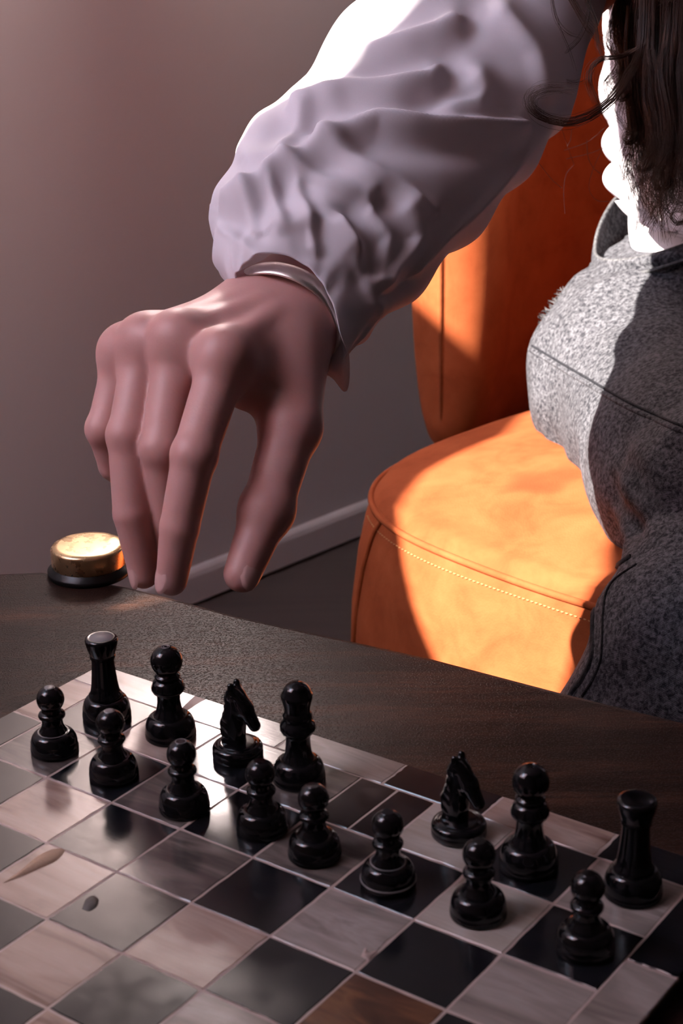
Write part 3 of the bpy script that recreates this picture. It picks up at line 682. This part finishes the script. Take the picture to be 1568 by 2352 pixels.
def body_sdf(p):
    d = smin(cone(p, D(700, 660, .90), ELB, .0235, .030), cone(p, ELB, SHO, .030, .036), .03)
    d = smin(d, cone(p, WAI, CHEST, .060, .072), .04); d = smin(d, cone(p, CHEST, NECK + np.array([0, .03, -.08]), .072, .055), .04)
    d = smin(d, cone(p, SHO, LSHO, .042, .042), .04); d = smin(d, cone(p, LSHO, LSHO + np.array([.08, -.10, -.22]), .045, .035), .03)
    d = smin(d, cone(p, LSHO + np.array([.08, -.10, -.22]), np.array([.42, 1.05, .02]), .035, .024), .02)
    d = smin(d, cone(p, NECK, HEAD - np.array([0, 0, .06]), .047, .045), .03)
    h = ell(p, HEAD + np.array([.0, .012, .03]), (.073, .092, .085)); fw_ = np.array([-.25, -.90, -.35]); fw_ /= np.linalg.norm(fw_); sd = np.array([.96, -.27, 0])
    h = smin(h, cone(p, HEAD + fw_ * .035 - np.array([0, 0, .03]), HEAD + fw_ * .058 - np.array([0, 0, .085]), .056, .030), .04)
    h = smin(h, cone(p, HEAD + fw_ * .092 + np.array([0, 0, .015]), HEAD + fw_ * .108 - np.array([0, 0, .03]), .008, .013), .012)
    for s in (-1, 1):
        h = -smin(-h, np.linalg.norm(p - (HEAD + fw_ * .098 + sd * .031 * s + np.array([0, 0, .018])), axis=-1) - .015, .012)
        h = smin(h, np.linalg.norm(p - (HEAD + fw_ * .078 + sd * .031 * s + np.array([0, 0, .018])), axis=-1) - .013, .004)
        h = smin(h, cone(p, HEAD + sd * .073 * s + np.array([0, .01, .02]), HEAD + sd * .070 * s + np.array([0, .01, -.02]), .012, .008), .008)
    h = smin(h, cone(p, HEAD + fw_ * .085 + sd * .018 - np.array([0, 0, .058]), HEAD + fw_ * .085 - sd * .018 - np.array([0, 0, .058]), .0075, .0075), .006)
    d = smin(d, h, .02)
    d = smin(d, cone(p, WAI, HIP + np.array([.10, -.02, .0]), .06, .06), .03)
    return d
cv, cf = sdf_mesh(body_sdf, (-.04, .88, -.08), (.60, 1.48, .74), .0065)
mesh_obj('body', *join((hv, hf), (cv, cf)), M_skin.m, person)
# nails on index, ring and thumb, set into the outer side of each fingertip
def nail(P, r, side, name='fingernail', s=(.0056, .0085)):
    ax = P[3] - P[2]; ax /= np.linalg.norm(ax); n = np.asarray(side, float); n -= ax * (n @ ax); n /= np.linalg.norm(n); b = np.cross(ax, n); c = P[3] - ax * .0015 + n * (r - .0004)
    V = []; Fq = []; nu, nw = 9, 12
    for a in range(nu):
        rr = a / (nu - 1)
        for t in np.linspace(0, 2 * np.pi, nw, endpoint=False):
            x, y = rr * s[0] * math.cos(t), rr * s[1] * math.sin(t); V.append(c + b * x + ax * y + n * (.0007 - 55 * x * x - 8 * y * y - (.0009 if a == nu - 1 else 0)))
    mesh_obj(name, np.array(V), grid_faces(nu, nw, False, True), M_nail.m, person)
nail(FG['i'], .0079, np.array([-.75, -.6, .2])); nail(FG['r'], .0078, np.array([-.85, -.45, .2])); nail(TM, .0094, np.array([.6, -.75, .1]), s=(.0066, .0098))

# bangle round the wrist at the cuff
bc = np.array([672, 700, .897]); f1 = np.array([-131, -52, .006]); f2 = np.array([58, -118, .022])
ring_ = []
f1v = D(bc[0] + 128, bc[1] - 10, .889) - D(bc[0], bc[1], .897); axv = ELB - CARP; axv /= np.linalg.norm(axv)
f1v -= axv * (f1v @ axv); f1v *= .0340 / np.linalg.norm(f1v); f2v = np.cross(axv, f1v); f2v *= .0305 / np.linalg.norm(f2v); b0 = D(668, 708, .897) - axv * .008
tt = np.linspace(0, 2 * np.pi, 80, endpoint=False); ring_ = b0 + np.cos(tt)[:, None] * f1v + np.sin(tt)[:, None] * f2v
mesh_obj('bangle', *tube(ring_, .0058, 12, True, .28, up=axv), M_bangle.m, person)

# sleeve: wide gathered cotton tube with pressed folds
ST = [((545, 690), (780, 850), .885), ((520, 650), (796, 822), .888), ((494, 570), (832, 770), .892), ((484, 482), (905, 712), .905), ((508, 400), (1000, 622), .925), ((552, 318), (1092, 524), .95),
      ((622, 262), (1172, 440), .98), ((684, 206), (1242, 350), 1.01), ((738, 108), (1300, 270), 1.04), ((800, 84), (1332, 190), 1.075), ((858, 0), (1362, 60), 1.11), ((950, -120), (1420, -60), 1.15), ((1080, -250), (1500, -190), 1.19), ((1210, -380), (1600, -330), 1.22)]
Ls = spline([(*l, d) for l, r, d in ST], 210); Rs = spline([(*r, d) for l, r, d in ST], 210)
PL = np.array([at(*q) for q in Ls]); PR = np.array([at(*q) for q in Rs]); Cn = (PL + PR) / 2; Hh = (PR - PL) / 2; Tn = np.gradient(Cn, axis=0); Tn /= np.linalg.norm(Tn, axis=1)[:, None]
kk = np.ones(9) / 9; Tn = np.stack([np.convolve(np.pad(Tn[:, i], 4, 'edge'), kk, 'valid') for i in range(3)], 1)
Nn = np.cross(Tn, Hh); Nn /= np.linalg.norm(Nn, axis=1)[:, None]
vd = -np.array([ray(*pix(c)[:2]) for c in Cn]); flip = np.sign((Nn * vd).sum(1)); Nn *= flip[:, None]
rd = np.linalg.norm(Hh, axis=1) * .74
na = 200; ta = np.linspace(0, 2 * np.pi, na, endpoint=False)
V = Cn[:, None] + Hh[:, None] * np.cos(ta)[None, :, None] + (Nn * rd[:, None])[:, None] * np.sin(ta)[None, :, None]
nr = (Hh / (np.linalg.norm(Hh, axis=1) ** 2)[:, None])[:, None] * np.cos(ta)[None, :, None] + (Nn / rd[:, None])[:, None] * np.sin(ta)[None, :, None]
nr /= np.linalg.norm(nr, axis=-1)[..., None]
px = pix(V)[..., :2]; facing = np.clip(np.sin(ta) * 1.6 + .55, 0, 1)[None, :]
def seg_dist(px, a, b):
    a = np.array(a, float); d = np.array(b, float) - a; t = np.clip(((px - a) @ d) / (d @ d), 0, 1); q = px - a - t[..., None] * d
    return np.linalg.norm(q, axis=-1), (d[0] * (px[..., 1] - a[1]) - d[1] * (px[..., 0] - a[0])) / np.linalg.norm(d)
folds = [([(1040, 40), (1000, 62), (880, 100), (806, 124)], 5.0, 26), ([(995, 160), (985, 172), (900, 182), (794, 186), (680, 222)], 5.5, 26), ([(1095, 180), (1112, 208), (1095, 232), (1040, 236)], 4.0, 30),
         ([(1200, 286), (1060, 288), (950, 278), (863, 268), (737, 312), (640, 368), (520, 450)], 7.0, 28), ([(737, 318), (840, 385), (938, 442), (990, 486)], 4.5, 24), ([(655, 366), (750, 405), (850, 442)], 3.5, 20),
         ([(690, 240), (640, 330), (610, 380)], 2.5, 18), ([(560, 430), (575, 520)], 2.2, 16), ([(620, 420), (640, 500)], 2.0, 14), ([(680, 410), (700, 490), (720, 560)], 2.2, 15),
         ([(500, 520), (560, 560), (600, 600)], 2.5, 22), ([(940, 480), (975, 540), (900, 640)], 4.0, 24), ([(860, 480), (900, 540), (880, 640)], 3.0, 20), ([(1290, 270), (1180, 390), (1080, 500), (960, 620)], 3.0, 16),
         ([(780, 520), (850, 640), (870, 700)], 3.0, 22), ([(1150, 30), (1220, 120), (1250, 220)], 5.0, 30), ([(560, 350), (700, 300)], 2.5, 20), ([(640, 520), (740, 500), (800, 560)], 4.0, 34)]
disp = np.zeros(px.shape[:2])
for pl_, amp, wd_ in folds:
    dm = np.full(disp.shape, 1e9); sg = np.zeros(disp.shape)
    for a, b in zip(pl_[:-1], pl_[1:]):
        q, s_ = seg_dist(px, a, b); mk = q < dm; dm = np.where(mk, q, dm); sg = np.where(mk, s_, sg)
    w_ = np.where(sg > 0, wd_ * .5, wd_ * 1.15)
    disp += 1.15 * amp * (np.exp(-(dm / w_) ** 2) - .45 * np.exp(-((dm - 2.1 * wd_) / (wd_ * 1.3)) ** 2))
sarr = np.linspace(0, 1, 210)[:, None]
disp = disp * facing + (1 - facing) * 3.0 * np.sin(8 * sarr * 6.28 + 2 * ta[None, :]) + .7 * np.sin(3 * ta[None, :] + 11 * sarr) 
gath = np.exp(-((sarr - .10) / .07) ** 2) * .7 * np.sin(17 * ta[None, :] + 6 * sarr + 2.2 * np.sin(5 * ta[None, :]))
disp = (disp + gath) * np.clip((sarr - .0) / .06, 0, 1)
V = V + nr * (disp / 1000)[..., None]
# the near side of the cuff is pulled back over the wrist
s0 = np.linspace(0, 1, 210)
for k in range(na):
    up_ = max(math.sin(ta[k]), 0) ** .8 * .155; s2 = s0 + up_ * np.clip(1 - s0 / .45, 0, 1) ** 1.3
    V[:, k] = np.stack([np.interp(s2, s0, V[:, k, q]) for q in range(3)], 1)
sleeve = mesh_obj('sleeve', V.reshape(-1, 3), grid_faces(210, na, False, True), M_cot.m, person)
sm = sleeve.modifiers.new('thick', 'SOLIDIFY'); sm.thickness = .0009
# loose corner of the cuff hanging below the wrist
q = np.array([D(790, 765, .885), D(800, 830, .884), D(796, 898, .884), D(770, 872, .888), D(742, 840, .892), D(752, 770, .897)])
mid = q.mean(0) + np.array([.002, -.004, 0]); nC = len(q); rg = spline(np.vstack([q, q[:1]]), 31)[:-1]
mesh_obj('cuff_flap', np.vstack([rg, (rg + mid) / 2 + np.array([0, -.002, 0]), [mid]]), [[k, (k + 1) % 30, 30 + (k + 1) % 30, 30 + k] for k in range(30)] + [[30 + k, 30 + (k + 1) % 30, 60] for k in range(30)], M_cot.m, person).modifiers.new('thick', 'SOLIDIFY').thickness = .001

# blouse body
def blouse_sdf(p):
    w0 = D(1695, 470, 1.43); w1 = D(1686, 250, 1.39); w2 = D(1672, 60, 1.35)
    d = smin(cone(p, w0, w1, .083, .085), cone(p, w1, w2, .085, .088), .04)
    d = smin(d, cone(p, w2, CHEST + np.array([.02, .0, .07]), .088, .105), .06)
    d = smin(d, cone(p, CHEST + np.array([0, -.02, .0]), NECK + np.array([0, .02, -.075]), .095, .072), .05)
    d = smin(d, cone(p, w0, w0 + np.array([.09, -.03, -.01]), .083, .083), .05); d = smin(d, cone(p, w1, w1 + np.array([.10, -.04, 0]), .085, .085), .05)
    d = smin(d, cone(p, SHO + np.array([.03, 0, .01]), LSHO, .062, .062), .07); d = smin(d, cone(p, SHO + np.array([-.02, -.02, -.01]), SHO, .055, .06), .04)
    d = smin(d, cone(p, LSHO, LSHO + np.array([.08, -.10, -.22]), .06, .055), .04); d = smin(d, cone(p, LSHO + np.array([.08, -.10, -.22]), np.array([.42, 1.05, .03]), .05, .04), .03)
    x, y, z = p[..., 0], p[..., 1], p[..., 2]
    return d + .0022 * np.sin(70 * x + 35 * z + 2 * np.sin(30 * z)) + .0016 * np.sin(60 * y - 85 * z)
mesh_obj('blouse', *sdf_mesh(blouse_sdf, (.10, .96, -.02), (.62, 1.52, .54), .006), M_cot.m, person)
# scalloped front edge of the blouse
cl = spline([(1408, -40, 1.30), (1406, 60, 1.315), (1404, 150, 1.325), (1418, 220, 1.335), (1420, 330, 1.345), (1424, 420, 1.355), (1462, 486, 1.35), (1530, 530, 1.33)], 160)
wl = []; wr = []
for k, (u, w, d) in enumerate(cl):
    sc_ = abs(math.sin(math.pi * (w - 287) / 86)) ** .75 if w < 460 else .7
    wd_ = (14 + 25 * sc_) if w > 225 else (8 + 9 * sc_)
    wl.append(at(u - wd_, w, d + .006)); wr.append(at(u + wd_ * .85, w, d - .006))
rows = []
for a, b in zip(wl, wr):
    for f_ in np.linspace(0, 1, 8): rows.append(a + (b - a) * f_ + np.array([0, -.004 * math.sin(math.pi * f_), 0]))
mesh_obj('scalloped_trim', np.array(rows), grid_faces(160, 8), M_cot.m, person).modifiers.new('thick', 'SOLIDIFY').thickness = .002

# hair
def lock(guide, n, spread, r, taper=True, pts=26, curl=0.0):
    G = spline([q if isinstance(q, np.ndarray) else at(*q) for q in guide], pts); outl = []
    for k in range(n):
        o = rng.normal(0, 1, 3) * spread; ph = rng.uniform(0, 6.28); s_ = np.linspace(0, 1, pts)
        fan = (.55 + .8 * s_ * rng.uniform(.3, 1.3))[:, None]
        P = G + o * fan + curl * np.stack([np.sin(s_ * 9 + ph), np.cos(s_ * 9 + ph), 0 * s_], 1) + rng.normal(0, spread * .12, 3)
        a = rng.integers(0, 3); b = pts - rng.integers(0, 5)
        outl.append(tube(P[a:b], r * np.linspace(1, .35 if taper else 1, b - a), 3))
    return outl
SCALP = HEAD + np.array([-.068, .005, .05])
H = []
def L_(g, n=26, sp=.0014, r=.00017, curl=.0, pts=26): H.extend(lock(g, n, sp, r, curl=curl, pts=pts))
L_([SCALP + np.array([.004, -.03, 0]), (1490, -260, 1.10), (1480, -60, 1.05), (1475, 60, 1.04), (1467, 128, 1.04), (1443, 171, 1.0), (1411, 221, 0.99), (1363, 261, 0.985), (1310, 281, 0.95), (1262, 276, 0.95), (1228, 256, 0.945), (1217, 232, 0.945), (1232, 211, 0.95), (1268, 203, 0.955), (1318, 208, 0.96)], 60, .0018)
L_([(1480, 100, 1.04), (1427, 130, 1.04), (1379, 136, 1.0), (1356, 160, 1.0), (1354, 192, 1.0), (1371, 235, 1.04), (1398, 283, 1.04)], 26, .0013)
L_([(1262, -30, 1.03), (1275, 40, 1.03), (1300, 74, 1.03), (1336, 88, 1.03)], 6, .0008); L_([(1265, -20, 1.03), (1285, 60, 1.03), (1310, 120, 1.03), (1325, 170, 1.03)], 3, .0006)
L_([(1290, -40, 1.05), (1335, 40, 1.05), (1360, 75, 1.05), (1400, 110, 1.05)], 18, .0018); L_([(1330, -40, 1.05), (1366, 50, 1.05), (1376, 110, 1.04), (1395, 150, 1.04)], 16, .0018)
L_([(1345, -40, 1.05), (1352, 20, 1.05), (1330, 90, 1.05), (1270, 140, 1.03), (1212, 168, 1.03)], 8, .0012); L_([(1215, 168, 1.03), (1270, 178, 1.03), (1320, 192, 1.03), (1350, 180, 1.05)], 6, .0009)
for k in range(62):      # the hanging mass
    u0 = 1425 + 2.9 * k + rng.normal(0, 6); d0 = 1.17 - .0015 * k + rng.normal(0, .012); sw = rng.normal(0, 16); end = rng.uniform(330, 560) if k > 8 else rng.uniform(170, 330)
    ph = rng.uniform(0, 6.3); am = rng.uniform(10, 30)
    L_([SCALP + np.array([.0009 * k, -.04 + .0025 * (k % 30), .01 * math.sin(k)]), SCALP + np.array([-.012 + .0014 * k, -.03 + .0022 * (k % 30), -.09])] + [(u0 + am * f_ * (.6 + .8 * f_) * math.sin(ph + 9.5 * f_ * f_ + 2 * f_) + sw * f_ - 26 * f_ * (1 - f_), -90 + (end + 90) * f_, d0 + .012 * math.sin(ph + 4 * f_)) for f_ in np.linspace(0, 1, 8)], 34, .0022, .00024, .0006, 34)
L_([(1475, 190, 1.15), (1462, 260, 1.14), (1452, 300, 1.14), (1462, 318, 1.14), (1480, 333, 1.14), (1502, 338, 1.145), (1525, 328, 1.15)], 22, .0012)
L_([(1500, 100, 1.14), (1488, 220, 1.13), (1486, 320, 1.13), (1507, 392, 1.13), (1537, 411, 1.135), (1575, 420, 1.14)], 24, .0013)
L_([(1565, 150, 1.13), (1550, 300, 1.12), (1540, 400, 1.12), (1538, 440, 1.12), (1550, 466, 1.125), (1575, 465, 1.13), (1590, 440, 1.13)], 60, .0024)
L_([(1530, 300, 1.15), (1515, 380, 1.15), (1480, 415, 1.16), (1452, 432, 1.17), (1440, 455, 1.18), (1460, 478, 1.18), (1490, 505, 1.18), (1515, 540, 1.18)], 9, .001)
L_([(1520, 330, 1.14), (1500, 400, 1.14), (1488, 450, 1.14), (1496, 500, 1.14), (1520, 530, 1.14), (1568, 545, 1.14)], 10, .0013)
L_([(1545, 350, 1.14), (1530, 430, 1.14), (1540, 490, 1.14), (1575, 520, 1.14)], 8, .0012)
L_([(1452, 195, 1.15), (1480, 230, 1.15), (1500, 260, 1.15), (1520, 270, 1.15)], 5, .0008)
for u0, w0, rr_, turns, dd in ((1448, 300, 16, 1.3, 1.13), (1480, 360, 20, 1.4, 1.12), (1520, 400, 22, 1.5, 1.11), (1545, 330, 18, 1.3, 1.10), (1505, 250, 20, 1.2, 1.12), (1560, 480, 20, 1.4, 1.11), (1432, 205, 14, 1.2, 1.12)):
    L_([(u0 + 10, w0 - 190, dd), (u0 + 4, w0 - 90, dd)] + [(u0 + rr_ * math.cos(a), w0 + rr_ * 1.2 * math.sin(a) + 5 * a, dd - .006 * math.sin(a)) for a in np.linspace(0, 2 * math.pi * turns * .75, 9)], 22, .0011, .00018)
hb = HEAD + np.array([0, .012, .03])
for k in range(260):     # scalp hair, parted on the crown and falling on both sides
    side = -1 if k % 5 < 3 else 1; th_ = rng.uniform(-1.15, 1.9); e_ = rng.uniform(.5, 1.5)
    back = np.array([.25, .90, .0]); sdv = np.array([.96, -.27, 0]) * side
    p0 = hb + np.array([0, 0, .092]) * math.sin(e_) + back * .09 * math.sin(th_) * math.cos(e_) + sdv * .078 * math.cos(e_) * max(.15, math.cos(th_))
    p1 = hb + sdv * .092 * max(.25, math.cos(th_ * .8)) + back * .100 * math.sin(th_) + np.array([0, 0, -.01]); p2 = p1 + np.array([0, 0, -.10]) + sdv * .008 + rng.normal(0, .006, 3); p3 = p2 + np.array([0, 0, -.12]) + rng.normal(0, .014, 3)
    G = spline([p0, (p0 + p1) / 2 + (p0 + p1 - 2 * hb) * .12, p1, p2, p3], 16)
    for q in range(6): H.append(tube(G + rng.normal(0, .0035, 3), .0005, 3))
ha = mesh_obj('hair', *join(*H), M_hair.m, person)
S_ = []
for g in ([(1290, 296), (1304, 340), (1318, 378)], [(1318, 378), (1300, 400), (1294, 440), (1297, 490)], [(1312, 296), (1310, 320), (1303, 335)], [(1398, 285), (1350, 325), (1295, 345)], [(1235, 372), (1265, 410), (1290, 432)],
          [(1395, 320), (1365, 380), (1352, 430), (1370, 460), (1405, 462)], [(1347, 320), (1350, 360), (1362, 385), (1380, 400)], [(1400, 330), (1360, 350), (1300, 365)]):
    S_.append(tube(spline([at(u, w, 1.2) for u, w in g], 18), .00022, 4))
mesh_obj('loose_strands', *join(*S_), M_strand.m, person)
